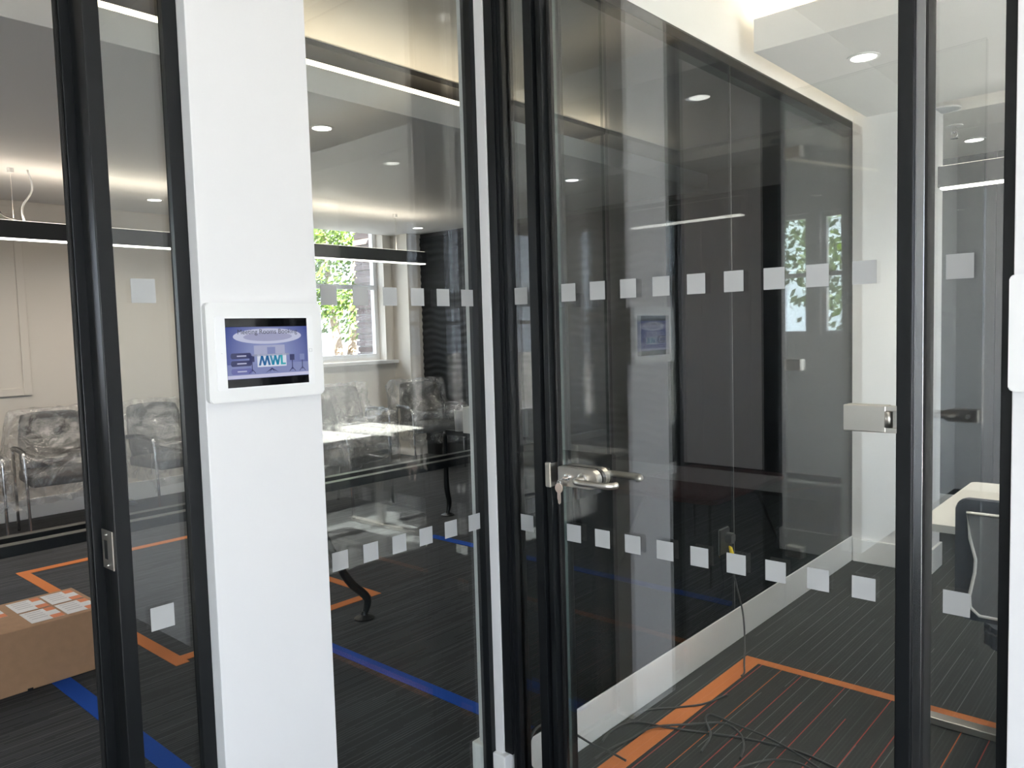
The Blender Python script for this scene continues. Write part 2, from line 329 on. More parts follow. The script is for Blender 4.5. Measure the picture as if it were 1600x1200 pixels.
# panelled alcove on the window wall at the far left
pn = empty('trim_3', (XW, 0.1, 1.0), kind='structure', label='pale moulded panel on the wall above the wrapped chairs')
boxes('moulding', [(XW, XW+0.02, 0.36, 0.42, 1.0, 2.5), (XW, XW+0.02, -1.0, -0.94, 1.0, 2.5), (XW, XW+0.02, -0.94, 0.36, 1.0, 1.06), (XW, XW+0.02, -0.94, 0.36, 2.44, 2.5)], beige, pn, bev=0.004)
box('panel_field', (XW, XW+0.006, -0.94, 0.36, 1.06, 2.44), beige, pn)

# ------------------------------------------------------------------ wavy feature panels
def wave_panel(x0, x1, z0, z1):
    nx, nz = int((x1-x0)/0.035), int((z1-z0)/0.012); vs, fs = [], []
    for j in range(nz+1):
        for i in range(nx+1):
            x = x0+(x1-x0)*i/nx; z = z0+(z1-z0)*j/nz
            ph = (z + 0.016*math.sin(x*9.0+0.6*math.sin(z*5)) + 0.009*math.sin(x*19+2+z*3))/0.078
            d = abs((ph % 1.0)-0.5)*2; vs.append((x, YW-0.012-0.014*d**0.8, z))
    for j in range(nz):
        for i in range(nx):
            a = j*(nx+1)+i; fs.append((a, a+1, a+nx+2, a+nx+1))
    me = bpy.data.meshes.new('wave_panel'); me.from_pydata(vs, [], fs); me.materials.append(wavy)
    for p in me.polygons: p.use_smooth = True
    o = bpy.data.objects.new('wave_panel', me); COL.objects.link(o); o.parent = bpy.data.objects['wall_feature']
for i in range(3):
    for z0, z1 in ((0.16, 1.02), (1.024, 2.5)): wave_panel(XW+0.29+i*1.07, XW+0.29+i*1.07+1.066, z0, z1)

# ------------------------------------------------------------------ ceiling rafts and lamps

ra = empty('ceiling_raft', (-3.4, 0.5, RZ), label='large suspended ceiling raft of the meeting room with glowing edge', cat='ceiling raft')
box('raft_panel', (XW+0.02, -1.57, -3.3, YW-0.02, RZ, RZ+0.125), white, ra, bev=0.002)
box('led_strip', (-1.61, -1.572, -1.0, 1.62, RZ+0.125, RZ+0.150), ledw, ra)
rb = empty('ceiling_raft', (0.8, 2.3, RZ), label='white suspended ceiling raft above the room behind the door', cat='ceiling raft')
box('raft_panel', (0.135, XR-0.1, 1.535, YB-0.002, RZ, RZ+0.135), white, rb, bev=0.002)
box('ceiling_soffit', (0.06, XR, YB+0.201, 4.57, RZ-0.012, CEIL), whiteB, **ST)
link_light('cove_lamp', 'AREA', (-1.95, 0.5, RZ+0.17), 8, WARM, to='up_x', shape='RECTANGLE', size=0.05, size_y=7.2)
link_light('cove_lamp', 'AREA', (-3.4, -3.2, RZ+0.17), 14, WARM, to='up', shape='RECTANGLE', size=3.4, size_y=0.05)
link_light('cove_lamp', 'AREA', (0.19, 2.3, RZ+0.16), 3.5, WARM, to='up_-x', shape='RECTANGLE', size=0.05, size_y=1.4)
link_light('cove_lamp', 'AREA', (2.0, 1.70, RZ+0.16), 4.5, WARM, to='up', shape='RECTANGLE', size=3.4, size_y=0.05)
def downlight(x, y, z, label, e=6, r=0.05):
    t = empty('downlight', (x, y, z), label=label, cat='downlight', group='recessed round downlights')
    lathe('trim_ring', [(r+0.017, -0.001), (r+0.017, -0.004), (r+0.004, -0.006), (r, -0.001)], (x, y, z), white, t)
    lathe('lens', [(r, -0.0012), (r, -0.0035), (r*0.9, -0.004)], (x, y, z), ledc, t)
    link_light('downlight_lamp', 'SPOT', (x, y, z-0.02), e, (1, 0.9, 0.76), to='down', spot_size=2.2, spot_blend=0.8, shadow_soft_size=0.045)
downlight(0.45, 1.94, RZ, 'round downlight in the white raft right of centre', 55)
downlight(0.46, 4.05, RZ-0.012, 'small round downlight beyond the sprinkler', 8)
downlight(2.5, 1.75, RZ, 'round downlight of the raft hidden behind the right wall', 10)
for x, y, l in ((-2.06, -1.6, 'downlight of the meeting room raft nearest the open doorway'), (-2.06, 0.9, 'downlight of the meeting room raft behind the pillar'), (-2.06, 3.16, 'downlight of the meeting room raft near the wavy wall'),
             (-4.78, 1.18, 'downlight of the meeting room raft above the wrapped chairs'), (-4.78, 4.0, 'downlight of the meeting room raft by the sash window')):
    downlight(x, y, RZ, l, 7)
for x, y, l in ((1.2, -1.0, 'added unseen corridor fill downlight nearest the glass door'), (1.2, -3.2, 'added unseen corridor fill downlight farther from the glass door')): downlight(x, y, CEIL, l, 5)  # unseen corridor lamps added to balance the light
sp_ = empty('ceiling_speaker', (0.49, 3.03, RZ-0.012), label='flat round grey ceiling speaker beside the black door post', cat='speaker')
lathe('grille', [(0.075, -0.001), (0.075, -0.006), (0.06, -0.008)], (0.5, 3.10, RZ-0.012), mat('grille_grey', (0.5, 0.54, 0.58), 0.5), sp_)
lathe('rim', [(0.084, 0.0), (0.084, -0.006), (0.076, -0.007), (0.076, 0.0)], (0.5, 3.10, RZ-0.012), white, sp_)
sk = empty('sprinkler_head', (0.455, 3.55, RZ-0.012), label='small chrome sprinkler head hanging from the white ceiling', cat='sprinkler')
c = (0.455, 3.55, RZ-0.012)
lathe('rosette', [(0.045, 0.0), (0.045, -0.004), (0.015, -0.008)], c, white, sk); lathe('nozzle', [(0.011, -0.006), (0.011, -0.035), (0.006, -0.045)], c, chrome, sk)
lathe('deflector', [(0.006, -0.070), (0.022, -0.072), (0.022, -0.075), (0.004, -0.077)], c, chrome, sk)
for s in (-1, 1): tube('frame_arm', [(c[0]+s*0.009, c[1], c[2]-0.03), (c[0]+s*0.017, c[1], c[2]-0.052), (c[0]+s*0.006, c[1], c[2]-0.072)], 0.0025, chrome, sk, n=6, sm=5)
box('ceiling_recess_panel', (-2.35, -1.86, -3.4, YW, CEIL-0.03, CEIL-0.001), blackm, kind='structure', label='black panel standing in for the dark ceiling recess above the glowing raft edge')  # flat black panel stands in for a dark recess in the ceiling
# linear pendants
def pendant(axis, fixed, a, b, z0, z1, label, wires, e):
    t = empty('pendant_light', (fixed, a, z0) if axis == 'y' else (a, fixed, z0), label=label, cat='pendant light')
    D = lambda h, za, zb, e0=0, e1=0: (fixed-h, fixed+h, a+e0, b-e1, za, zb) if axis == 'y' else (a+e0, b-e1, fixed-h, fixed+h, za, zb)
    box('housing', D(0.038, z0+0.008, z1), blackm, t, bev=0.002)
    box('diffuser', D(0.030, z0, z0+0.008, 0.01, 0.01), mat('led_diffuser', (1, 1, 1), 0.5, emit=(1.0, 0.95, 0.86), estr=e), t)
    box('uplight', D(0.022, z1, z1+0.004, 0.01, 0.01), mat('led_up', (1, 1, 1), 0.5, emit=(1.0, 0.9, 0.75), estr=1.5), t)
    for wv in wires:
        p = (fixed, wv) if axis == 'y' else (wv, fixed)
        tube('suspension_wire', [(*p, z1), (*p, RZ)], 0.0015, steel, t, n=6); lathe('ceiling_cup', [(0.02, -0.03), (0.02, 0)], (*p, RZ), white, t, n=12)
    return t
pa = pendant('y', -4.2, -1.6, 3.55, 2.085, 2.205, 'long black linear pendant lamp glowing below over the wrapped chairs', (-0.0, 1.6, 3.2), 4)
tube('feed_cable', [(-4.2, 0.06, 2.21), (-4.18, 0.05, 2.3), (-4.2, 0.12, 2.42), (-4.2, 0.1, RZ)], 0.006, mat('white_flex', (0.7, 0.7, 0.7), 0.5), pa, n=8, sm=6)
tube('feed_cable', [(-4.2, 0.04, 2.21), (-4.2, -0.06, 2.24), (-4.2, -0.10, 2.32)], 0.004, blackm, pa, n=8, sm=6)
link_light('pendant_lamp', 'AREA', (-4.2, 0.98, 2.083), 20, (1, 0.93, 0.82), to='down', shape='RECTANGLE', size=0.055, size_y=5.1)
pendant('x', 2.70, 0.575, 1.35, 2.045, 2.155, 'black linear pendant lamp at the right above the white table', (1.02, 1.28), 4)
link_light('pendant_lamp', 'AREA', (-4.2, 0.98, 2.211), 10, (1, 0.86, 0.68), to='up', shape='RECTANGLE', size=0.045, size_y=5.1)

# ------------------------------------------------------------------ glazed fronts
SQ = 0.0235
def squares_x(parent, x, ys, zs=(1.5, 0.85)):
    for z in zs:
        for y in ys: box('frosted_square', (x, x+0.0006, y-SQ, y+SQ, z-SQ, z+SQ), frost, parent)
def squares_y(parent, y, xs, zs=(1.5, 0.85)):
    for z in zs:
        for x in xs: box('frosted_square', (x-SQ, x+SQ, y-0.0006, y, z-SQ, z+SQ), frost, parent)
# front of room A between pillar and nib
g1 = empty('glass_partition', (0, -0.35, 0), label='clear glass panel between the white pillar and the slim wall end', cat='glass partition')
pane('glass_pane', (-0.006, 0.006, -0.646, -0.042, 0.02, HEAD-0.01), clear, g1, 0)
squares_x(g1, 0.0065, [-0.561+0.0942*i for i in range(6)])
boxes('channel', [(-0.018, 0.018, -0.058, -0.0405, 0.0, HEAD)], black, g1)
box('floor_channel', (-0.012, 0.012, -0.646, -0.06, 0.0, 0.02), black, g1)
# sidelight left of the pillar with the strike jamb
g2 = empty('glass_partition', (0, -1.0, 0), label='narrow glass sidelight with black frame left of the white pillar', cat='glass partition')
pane('glass_pane', (0.026, 0.036, -1.070, -0.936, 0.02, HEAD-0.01), clear, g2, 0); squares_x(g2, 0.0365, [-1.012])
box('frame_post', (0.038, 0.052, -0.951, -0.9225, 0.0, HEAD), black, g2, bev=0.001)
box('glazing_bead', (0.0, 0.038, -0.936, -0.9225, 0.0, HEAD), gasket, g2)
jb = box('door_jamb', (0.012, 0.05, -1.098, -1.068, 0.0, HEAD), black, g2, bev=0.002)
boxes('jamb_rebate', [(-0.052, -0.022, -1.112, -1.068, 0.0, HEAD), (-0.022, 0.012, -1.094, -1.068, 0, HEAD), (-0.075, -0.052, -1.104, -1.075, 0, HEAD)], black, g2, bev=0.0015)
tube('brush_seal', [(-0.030, -1.115, 0.0), (-0.030, -1.115, HEAD)], 0.005, gasket, g2, n=8)
prism('strike_plate', [(-0.008, 0.966), (0.042, 0.966), (0.042, 1.042), (-0.008, 1.042)], 'y', -1.1005, -1.0985, steel, g2, bev=0.0007)
box('strike_slot', (0.004, 0.018, -1.1012, -1.1004, 0.985, 1.022), gasket, g2)
for z in (0.974, 1.034): lathe('screw', [(0.0035, -0.001), (0.0035, 0.001)], (0.016, -1.1008, z), chrome, g2, n=10)
# room A open door (leaf swung into the corridor) with its hinge post, and the panel beyond
g3 = empty('glass_partition', (0, -2.6, 0), label='glass panel beyond the open door, behind the viewer', cat='glass partition')
box('frame_post', (-0.05, 0.05, -2.10, -2.05, 0.0, HEAD), black, g3); pane('glass_pane', (-0.006, 0.006, -3.18, -2.10, 0.02, HEAD-0.01), clear, g3, 0)
box('frame_head', (-0.05, 0.05, -3.2, -0.92, HEAD-0.04, HEAD), black, g3)
def lock_set(t, flip=1):
    """local frame: glass in the x-z plane at y=0, free edge at x=0, pane towards +x"""
    out = []
    n = 12; R = 0.026
    poly = [(0.012, -R)] + [(0.118+R*math.cos(a), R*math.sin(a)) for a in [(-90+180*k/n)*math.pi/180 for k in range(n+1)]] + [(0.012, R)]
    lc = prism('lock_case', [(x, z) for x, z in poly], 'y', -0.030, -0.007, steel, t, bev=0.002); out.append(lc)
    out.append(prism('lock_case', [(x, z) for x, z in poly], 'y', 0.007, 0.030, steel, t, bev=0.002))
    out.append(prism('clamp_gasket', [(x*1.01, z*0.97) for x, z in poly], 'y', -0.0068, 0.0068, gasket, t))
    for s in (-1, 1):
        bm = bmesh.new(); add_lathe(bm, [(0.016, 0), (0.016, 0.006), (0.012, 0.008)], (0, 0, 0), 20)
        bmesh.ops.transform(bm, matrix=Matrix.Translation((0.098, s*0.030, 0)) @ Matrix.Rotation(s*-math.pi/2, 4, 'X'), verts=bm.verts[:])
        out.append(from_bm('rosette', bm, steel, t))
        out.append(tube('lever_handle', spline([(0.098, s*0.032, 0), (0.098, s*0.056, 0), (0.106, s*0.072, 0), (0.125, s*0.078, 0), (0.16, s*0.078, 0), (0.197, s*0.076, 0), (0.212, s*0.066, 0), (0.216, s*0.05, 0)], 6), 0.0085, steel, t, n=14))
    bm = bmesh.new(); add_lathe(bm, [(0.0095, 0), (0.0095, 0.004), (0.007, 0.005)], (0, 0, 0), 16)
    bmesh.ops.transform(bm, matrix=Matrix.Translation((0.046, -0.030, 0.0)) @ Matrix.Rotation(math.pi/2, 4, 'X'), verts=bm.verts[:])
    out.append(from_bm('key_cylinder', bm, chrome, t))
    return out
# room B front: post at the wall, narrow sidelight, strike jamb
g4 = empty('glass_partition', (0.15, 0, 0), label='very narrow glass sidelight between the slim wall end and the door jamb', cat='glass partition')
boxes('frame_post', [(0.051, 0.082, -0.036, 0.05, 0.15, HEAD), (0.082, 0.092, -0.03, 0.03, 0.0, HEAD), (0.092, 0.104, -0.024, 0.024, 0.0, HEAD)], black, g4, bev=0.001)
pane('glass_pane', (0.104, 0.208, -0.006, 0.006, 0.015, HEAD-0.01), doorg, g4, 1); squares_y(g4, -0.0065, [0.138])
boxes('door_jamb', [(0.206, 0.236, -0.05, 0.05, 0.0, HEAD), (0.236, 0.248, -0.034, 0.045, 0, HEAD), (0.248, 0.264, -0.046, 0.045, 0, HEAD)], black, g4, bev=0.002)
tube('brush_seal', [(0.270, -0.02, 0.0), (0.270, -0.02, HEAD)], 0.005, gasket, g4, n=8)
prism('strike_box', [(0.246, -0.052), (0.2645, -0.052), (0.2645, -0.004), (0.246, -0.004)], 'z', 0.975, 1.043, steel, g4, bev=0.002)
# the door
door = empty('glass_door', (1.13, 0, 0), label='frameless clear glass door with steel lever lock and frosted squares', cat='door')
pane('glass_pane', (0.284, 1.128, -0.020, -0.008, 0.008, HEAD-0.015), doorg, door, 1)
squares_y(door, -0.0205, [0.317+0.0938*i for i in range(9)])
hw = lock_set(None)
for o in hw:
    o.parent = door; o.matrix_parent_inverse = Matrix(); o.location = (0.272-1.13, -0.014, 1.008)
hp = box('hinge_plate', (1.030, 1.112, -0.0320, -0.0206, 1.178, 1.232), steel, door, bev=0.002)
boxes('hinge_plate', [(1.108, 1.134, -0.0310, -0.0206, 1.178, 1.188), (1.108, 1.134, -0.0310, -0.0206, 1.222, 1.232), (1.126, 1.134, -0.0260, -0.0206, 1.188, 1.222)], steel, door, bev=0.001)
tube('hinge_knuckle', [(1.117, -0.029, 1.189), (1.117, -0.029, 1.221)], 0.008, steel, door, n=16)
box('hinge_plate', (1.030, 1.112, -0.0074, 0.0040, 1.178, 1.232), steel, door, bev=0.002)
# hinge post, right sidelight, end post
g5 = empty('glass_partition', (1.24, 0, 0), label='glass sidelight with black posts between the door and the right white wall', cat='glass partition')
box('frame_post', (1.137, 1.164, -0.05, 0.05, 0.0, HEAD), black, g5, bev=0.0015)
box('glazing_bead', (1.164, 1.1815, -0.040, 0.03, 0.0, HEAD), bead, g5, bev=0.001); box('gasket_line', (1.1815, 1.185, -0.034, 0.02, 0.0, HEAD), gasket, g5)
pane('glass_pane', (1.184, 1.312, -0.006, 0.006, 0.015, HEAD-0.01), doorg, g5, 1); squares_y(g5, -0.0065, [1.235])
box('frame_post', (1.311, 1.3335, -0.05, 0.05, 0.0, HEAD), black, g5, bev=0.0015)
# the party glass between the rooms
g6 = empty('glass_partition', (0.04, 1.5, 0), label='long dark glass partition running back from the door to the white wall', cat='glass partition')
box('glass_pane', (0.047, 0.058, 0.052, 1.47, 0.147, HEAD-0.03), party, g6); box('glass_pane', (0.047, 0.058, 1.473, YB-0.008, 0.147, HEAD-0.03), party, g6)
box('silicone_joint', (0.047, 0.0582, 1.4702, 1.4728, 0.147, HEAD-0.03), mat('silicone', (0.25, 0.25, 0.24), 0.4), g6)
box('frame_head', (0.0, 0.059, 0.02, YB-0.002, HEAD-0.04, HEAD), black, g6); box('frame_sill', (0.022, 0.052, 0.02, YB-0.002, 0.138, 0.146), black, g6)
box('frame_post', (0.0, 0.059, YB-0.008, YB-0.001, 0.146, HEAD-0.04), black, g6)
# the leaf of room A, swung out into the corridor
da = empty('glass_door', (0.055, -2.03, 0), label='open glass door leaf with steel lock, mirrored in the right sidelight', cat='door')
da.rotation_euler.z = math.radians(9.0)
def local(o): o.parent = da; o.matrix_parent_inverse = Matrix(); return o
p_ = pane('glass_pane', (0.02, 0.88, -0.006, 0.006, 0.008, HEAD-0.05), clear, None, 1); local(p_)
for o in lock_set(None):
    local(o); o.location = (0.885, 0, 1.008); o.rotation_euler.z = math.pi
for z in (0.3, 1.205, 2.2): local(box('hinge_plate', (0.03, 0.11, -0.018, 0.018, z-0.027, z+0.027), steel, None, bev=0.002))

# key hanging in the lock
key = empty('key', (0.293, -0.04, 0.99), label='small key dangling from the steel door lock', cat='key')
bm = bmesh.new()
pts = [(0.0, 0.012)] + [(0.0125*math.sin(a), 0.0125*math.cos(a)) for a in [k*2*math.pi/20 for k in range(1, 20)]]
for s in (-0.001, 0.001): pass
kc = Vector((0.2975, -0.057, 0.978))
prism('key_bow', [(kc.x+0.0125*math.sin(k*math.pi/10), kc.z+0.0135*math.cos(k*math.pi/10)) for k in range(20)], 'y', kc.y-0.0012, kc.y+0.0012, mat('key_brass', (0.80, 0.66, 0.58), 0.35, metal=0.8), key)
prism('key_blade', [(kc.x-0.005, kc.z-0.012), (kc.x+0.005, kc.z-0.012), (kc.x+0.005, kc.z-0.040), (kc.x+0.001, kc.z-0.044), (kc.x-0.003, kc.z-0.040), (kc.x-0.003, kc.z-0.034), (kc.x-0.005, kc.z-0.030)], 'y', kc.y-0.001, kc.y+0.001, MATS['key_brass'], key)
tube('key_ring', [(kc.x+0.006*math.sin(a), kc.y+0.001, kc.z+0.014+0.007*math.cos(a)) for a in [k*math.pi/8 for k in range(16)]], 0.001, chrome, key, n=6, closed=True)
bm.free()
box('key_bit', (0.313, 0.323, -0.061, -0.048, 1.0065, 1.0095), MATS['key_brass'], key)
tube('key_chain', [(0.318, -0.058, 1.008), (0.308, -0.058, 1.003), (kc.x, kc.y, kc.z+0.02)], 0.001, chrome, key, n=6)

# ------------------------------------------------------------------ wall tablets
def flat(name, poly, x, m, parent):
    """flat polygon (y,z) printed on the screen plane at x"""
    bm = bmesh.new(); bm.faces.new([bm.verts.new((x, y, z)) for y, z in poly]); return from_bm(name, bm, m, parent)
def emat(name, c, s=0.62): return mat(name, (0.02, 0.02, 0.02), 0.3, emit=c, estr=s)
def text_mesh(name, body, size, loc, m, parent, shear=0.0, bold=0.0):
    cu = bpy.data.curves.new(name, 'FONT'); cu.body = body; cu.size = size; cu.align_x = 'CENTER'; cu.align_y = 'CENTER'; cu.shear = shear; cu.offset = bold
    o = bpy.data.objects.new(name, cu); COL.objects.link(o); bpy.context.view_layer.update()
    me = bpy.data.meshes.new_from_object(o.evaluated_get(bpy.context.evaluated_depsgraph_get())); bpy.data.objects.remove(o)
    me.transform(Matrix.Translation(loc) @ Matrix(((0, 0, 1, 0), (1, 0, 0, 0), (0, 1, 0, 0), (0, 0, 0, 1))))
    me.materials.clear(); me.materials.append(m)
    t = bpy.data.objects.new(name, me); COL.objects.link(t); t.parent = parent; t.matrix_parent_inverse = Matrix.Translation(parent.matrix_world.translation).inverted() if parent.type == 'EMPTY' else Matrix()
    return t
ew = mat('enclosure_white', (0.84, 0.84, 0.83), 0.32)
tb = empty('wall_tablet', (0.085, -0.787, 1.37), label='white wall tablet with lit blue meeting-room booking screen on the pillar', cat='tablet')
Y0, Y1, Z0, Z1 = -0.921, -0.650, 1.273, 1.475; S0, S1, T0, T1 = -0.8815, -0.690, 1.3015, 1.4435
def rrect(a0, a1, b0, b1, r, n=5):
    out = []
    for cx, cy, s in ((a1-r, b1-r, 0), (a0+r, b1-r, 90), (a0+r, b0+r, 180), (a1-r, b0+r, 270)):
        out += [(cx+r*math.cos(math.radians(s+90*k/n)), cy+r*math.sin(math.radians(s+90*k/n))) for k in range(n+1)]
    return out
prism('enclosure', rrect(Y0, Y1, Z0, Z1, 0.008), 'x', 0.0855, 0.101, ew, tb, bev=0.0018)
prism('bezel', rrect(S0-0.022, S1+0.016, T0-0.004, T1+0.004, 0.003), 'x', 0.1005, 0.1018, mat('bezel_white', (0.9, 0.9, 0.9), 0.2), tb)
scr = box('screen', (0.1012, 0.1022, S0, S1, T0, T1), mat('screen_glass', (0.004, 0.004, 0.005), 0.06, spec=0.6), tb)
X = 0.1024; W = S1-S0; H = T1-T0
U = lambda u, v: (S0+u*W, T0+v*H)     # screen coordinates, v up
def quad(n, u0, u1, v0, v1, m, dx=0.0): return flat(n, [U(u0, v0), U(u1, v0), U(u1, v1), U(u0, v1)], X+dx, m, scr)
def ell(n, cu, cv, a, b, m, dx, k=28): return flat(n, [U(cu+a*math.cos(2*math.pi*i/k), cv+b*math.sin(2*math.pi*i/k)) for i in range(k)], X+dx, m, scr)
# backdrop photo: deep blue edges, paler centre (flat print)
me_ = bpy.data.materials.new('screen_backdrop'); me_.use_nodes = True; nt = me_.node_tree; b_ = nt.nodes['Principled BSDF']; b_.inputs['Base Color'].default_value = (0.01, 0.01, 0.02, 1)
tcn = nt.nodes.new('ShaderNodeTexCoord'); mp = nt.nodes.new('ShaderNodeMapping'); mp.vector_type = 'POINT'; gr = nt.nodes.new('ShaderNodeTexGradient'); gr.gradient_type = 'SPHERICAL'
cy_, cz_ = U(0.5, 0.45); mp.inputs['Scale'].default_value = (0, 9.0, 9.5); mp.inputs['Location'].default_value = (0, -cy_*9.0, -cz_*9.5)
nt.links.new(tcn.outputs['Object'], mp.inputs[0]); nt.links.new(mp.outputs[0], gr.inputs[0]); cr = nt.nodes.new('ShaderNodeValToRGB'); nt.links.new(gr.outputs['Fac'], cr.inputs[0])
cr.color_ramp.elements[0].color = (0.020, 0.045, 0.26, 1); cr.color_ramp.elements[1].color = (0.26, 0.30, 0.54, 1); cr.color_ramp.elements[1].position = 0.75
nt.links.new(cr.outputs[0], b_.inputs['Emission Color']); b_.inputs['Emission Strength'].default_value = 0.55
quad('backdrop', 0.0, 1.0, 0.12, 0.875, me_)
eb = emat('screen_pale', (0.48, 0.50, 0.66)); ed = emat('screen_navy', (0.012, 0.016, 0.10)); em = emat('screen_mid', (0.18, 0.21, 0.42)); el = emat('screen_lilac', (0.30, 0.31, 0.47))
quad('lower_band', 0.0, 1.0, 0.125, 0.175, emat('screen_band', (0.50, 0.50, 0.68)), 0.0001)
quad('floor_print', 0.0, 1.0, 0.175, 0.33, em, 0.0001)
ell('ceiling_ring', 0.5, 0.735, 0.42, 0.115, eb, 0.0001); ell('ceiling_ring_inner', 0.5, 0.725, 0.30, 0.065, el, 0.0002)
quad('wall_print', 0.32, 0.70, 0.46, 0.60, emat('screen_wall', (0.34, 0.36, 0.52)), 0.0001)
quad('chair_print', 0.48, 0.58, 0.47, 0.57, em, 0.0002); quad('table_print', 0.30, 0.75, 0.44, 0.47, emat('screen_desk', (0.24, 0.26, 0.38)), 0.0002)
quad('logo_card', 0.355, 0.715, 0.28, 0.465, emat('screen_card', (0.62, 0.65, 0.74)), 0.0002)
for cu in (0.79, 0.92, 0.29):
    quad('chair_print', cu-0.03, cu+0.03, 0.36, 0.45, ed if cu < 0.8 else em, 0.0002); quad('chair_print', cu-0.005, cu+0.005, 0.22, 0.36, ed, 0.0002)
    for dx in (-0.04, 0.04): flat('chair_print', [U(cu, 0.26), U(cu+dx, 0.20), U(cu+dx, 0.185), U(cu, 0.24)], X+0.0002, ed, scr)
for dx in (-0.07, -0.03, 0.03, 0.07): flat('chair_print', [U(0.53, 0.262), U(0.53+dx, 0.20), U(0.53+dx*1.1, 0.19), U(0.53, 0.24)], X+0.0002, ed, scr)
for v, m in ((0.455, ed), (0.345, ed), (0.23, emat('screen_button', (0.10, 0.11, 0.34)))):
    flat('button_print', [(S0+(0.17+(0.115 if k in range(0, 8) or k > 20 else -0.115))*W*0+S0*0+ (0.165+0.10*(1 if math.cos(a) > 0 else -1)+0.022*math.cos(a))*W, T0+(v+0.042*math.sin(a))*H) for k, a in enumerate([2*math.pi*i/24 for i in range(24)])], X+0.0002, m, scr)
    quad('button_caption', 0.115, 0.225, v-0.010, v+0.008, emat('screen_caption', (0.45, 0.46, 0.62)), 0.0003)
text_mesh('title_lettering', 'Meeting Rooms Booking', 0.0142, (X+0.0004, *U(0.50, 0.80)), emat('screen_ink', (0.002, 0.003, 0.012)), scr)
def stroke(u0, v0, u1, v1, m, wd=0.026): return flat('logo_stroke', [U(u0-wd/2, v0), U(u0+wd/2, v0), U(u1+wd/2, v1), U(u1-wd/2, v1)], X+0.0004, m, scr)
lg = [emat('logo_navy', (0.0, 0.10, 0.30)), emat('logo_blue', (0.0, 0.20, 0.36)), emat('logo_teal', (0.0, 0.34, 0.42))]
for k, (a, b) in enumerate(((0.382, 0.412), (0.442, 0.412), (0.442, 0.478), (0.502, 0.478))): stroke(a, 0.302 if k in (0, 1, 2, 3) else 0.44, b, 0.445, lg[0])
for a, b in ((0.545, 0.518), (0.545, 0.575), (0.603, 0.575), (0.603, 0.632)): stroke(a, 0.302, b, 0.445, lg[1])
stroke(0.655, 0.302, 0.655, 0.445, lg[2]); flat('logo_stroke', [U(0.642, 0.302), U(0.705, 0.302), U(0.705, 0.328), U(0.642, 0.328)], X+0.0005, lg[2], scr)
lathe('camera_dot', [(0.0015, 0), (0.0015, 0.0002)], (0.1019, S0-0.010, (T0+T1)/2), blackm, tb, n=10)
boxes('home_button', [(0.1018, 0.1021, S1+0.0045, S1+0.0115, 1.369, 1.3695), (0.1018, 0.1021, S1+0.0045, S1+0.0115, 1.3755, 1.376), (0.1018, 0.1021, S1+0.0045, S1+0.005, 1.3695, 1.3755), (0.1018, 0.1021, S1+0.011, S1+0.0115, 1.3695, 1.3755)], mat('button_grey', (0.5, 0.5, 0.5), 0.4), tb)
tb2 = empty('wall_tablet', (1.46, -0.085, 1.37), label='white wall tablet cut off at the right edge of the view', cat='tablet')
prism('enclosure', rrect(1.330, 1.60, 1.273, 1.474, 0.008), 'y', -0.101, -0.0855, ew, tb2, bev=0.0018)
box('screen', (1.37, 1.56, -0.1022, -0.1008, 1.302, 1.443), MATS['screen_glass'], tb2)

# ------------------------------------------------------------------ room A furniture
grey_fab = mat('grey_fabric', (0.10, 0.098, 0.094), 0.9, noise_s=300, noise_a=0.25)
def office_chair(x, y, rz, label):
    """visitor armchair, local front = +x"""
    t = empty('armchair', (x, y, 0), label=label, cat='chair', group='plastic wrapped armchairs'); t.rotation_euler.z = rz
    def L(o): o.parent = t; o.matrix_parent_inverse = Matrix(); return o
    bm = bmesh.new(); add_box(bm, -0.24, 0.25, -0.25, 0.25, 0.40, 0.48, bev=0.025); L(from_bm('seat', bm, grey_fab, smooth=True))
    vs, fs = [], []; nu, nv = 8, 8
    for side in (0, 1):
        for j in range(nv+1):
            for i in range(nu+1):
                u = i/nu*2-1; v = j/nv; hw = 0.235*(1-0.12*v**3)*(1 if v < 0.9 else 0.96)
                vs.append((-0.235-0.10*v+0.045*u*u - (0.035 if side else 0) , u*hw, 0.46+0.43*v-0.015*u**4*v))
    n = (nu+1)*(nv+1)
    for s in (0, 1):
        for j in range(nv):
            for i in range(nu):
                a = s*n+j*(nu+1)+i; fs.append((a, a+1, a+nu+2, a+nu+1))
    rim = [j*(nu+1) for j in range(nv+1)] + [nv*(nu+1)+i for i in range(1, nu+1)] + [j*(nu+1)+nu for j in range(nv-1, -1, -1)] + [i for i in range(nu-1, 0, -1)]
    for a, b in zip(rim, rim[1:]+rim[:1]): fs.append((a, b, b+n, a+n))
    bm = bmesh.new(); V = [bm.verts.new(v) for v in vs]; [bm.faces.new([V[i] for i in f]) for f in fs]; L(from_bm('backrest', bm, grey_fab, smooth=True))
    for s in (-1, 1):
        L(tube('armrest', [(-0.22, s*0.275, 0.64), (0.0, s*0.285, 0.66), (0.20, s*0.28, 0.65)], 0.018, blackm, n=8, sm=4))
        L(tube('leg', [(0.21, s*0.28, 0.65), (0.235, s*0.275, 0.45), (0.25, s*0.27, 0.012)], 0.011, chrome, n=8, sm=4))
        L(tube('leg', [(-0.24, s*0.275, 0.64), (-0.25, s*0.27, 0.40), (-0.30, s*0.26, 0.012)], 0.011, chrome, n=8, sm=4))
    return t
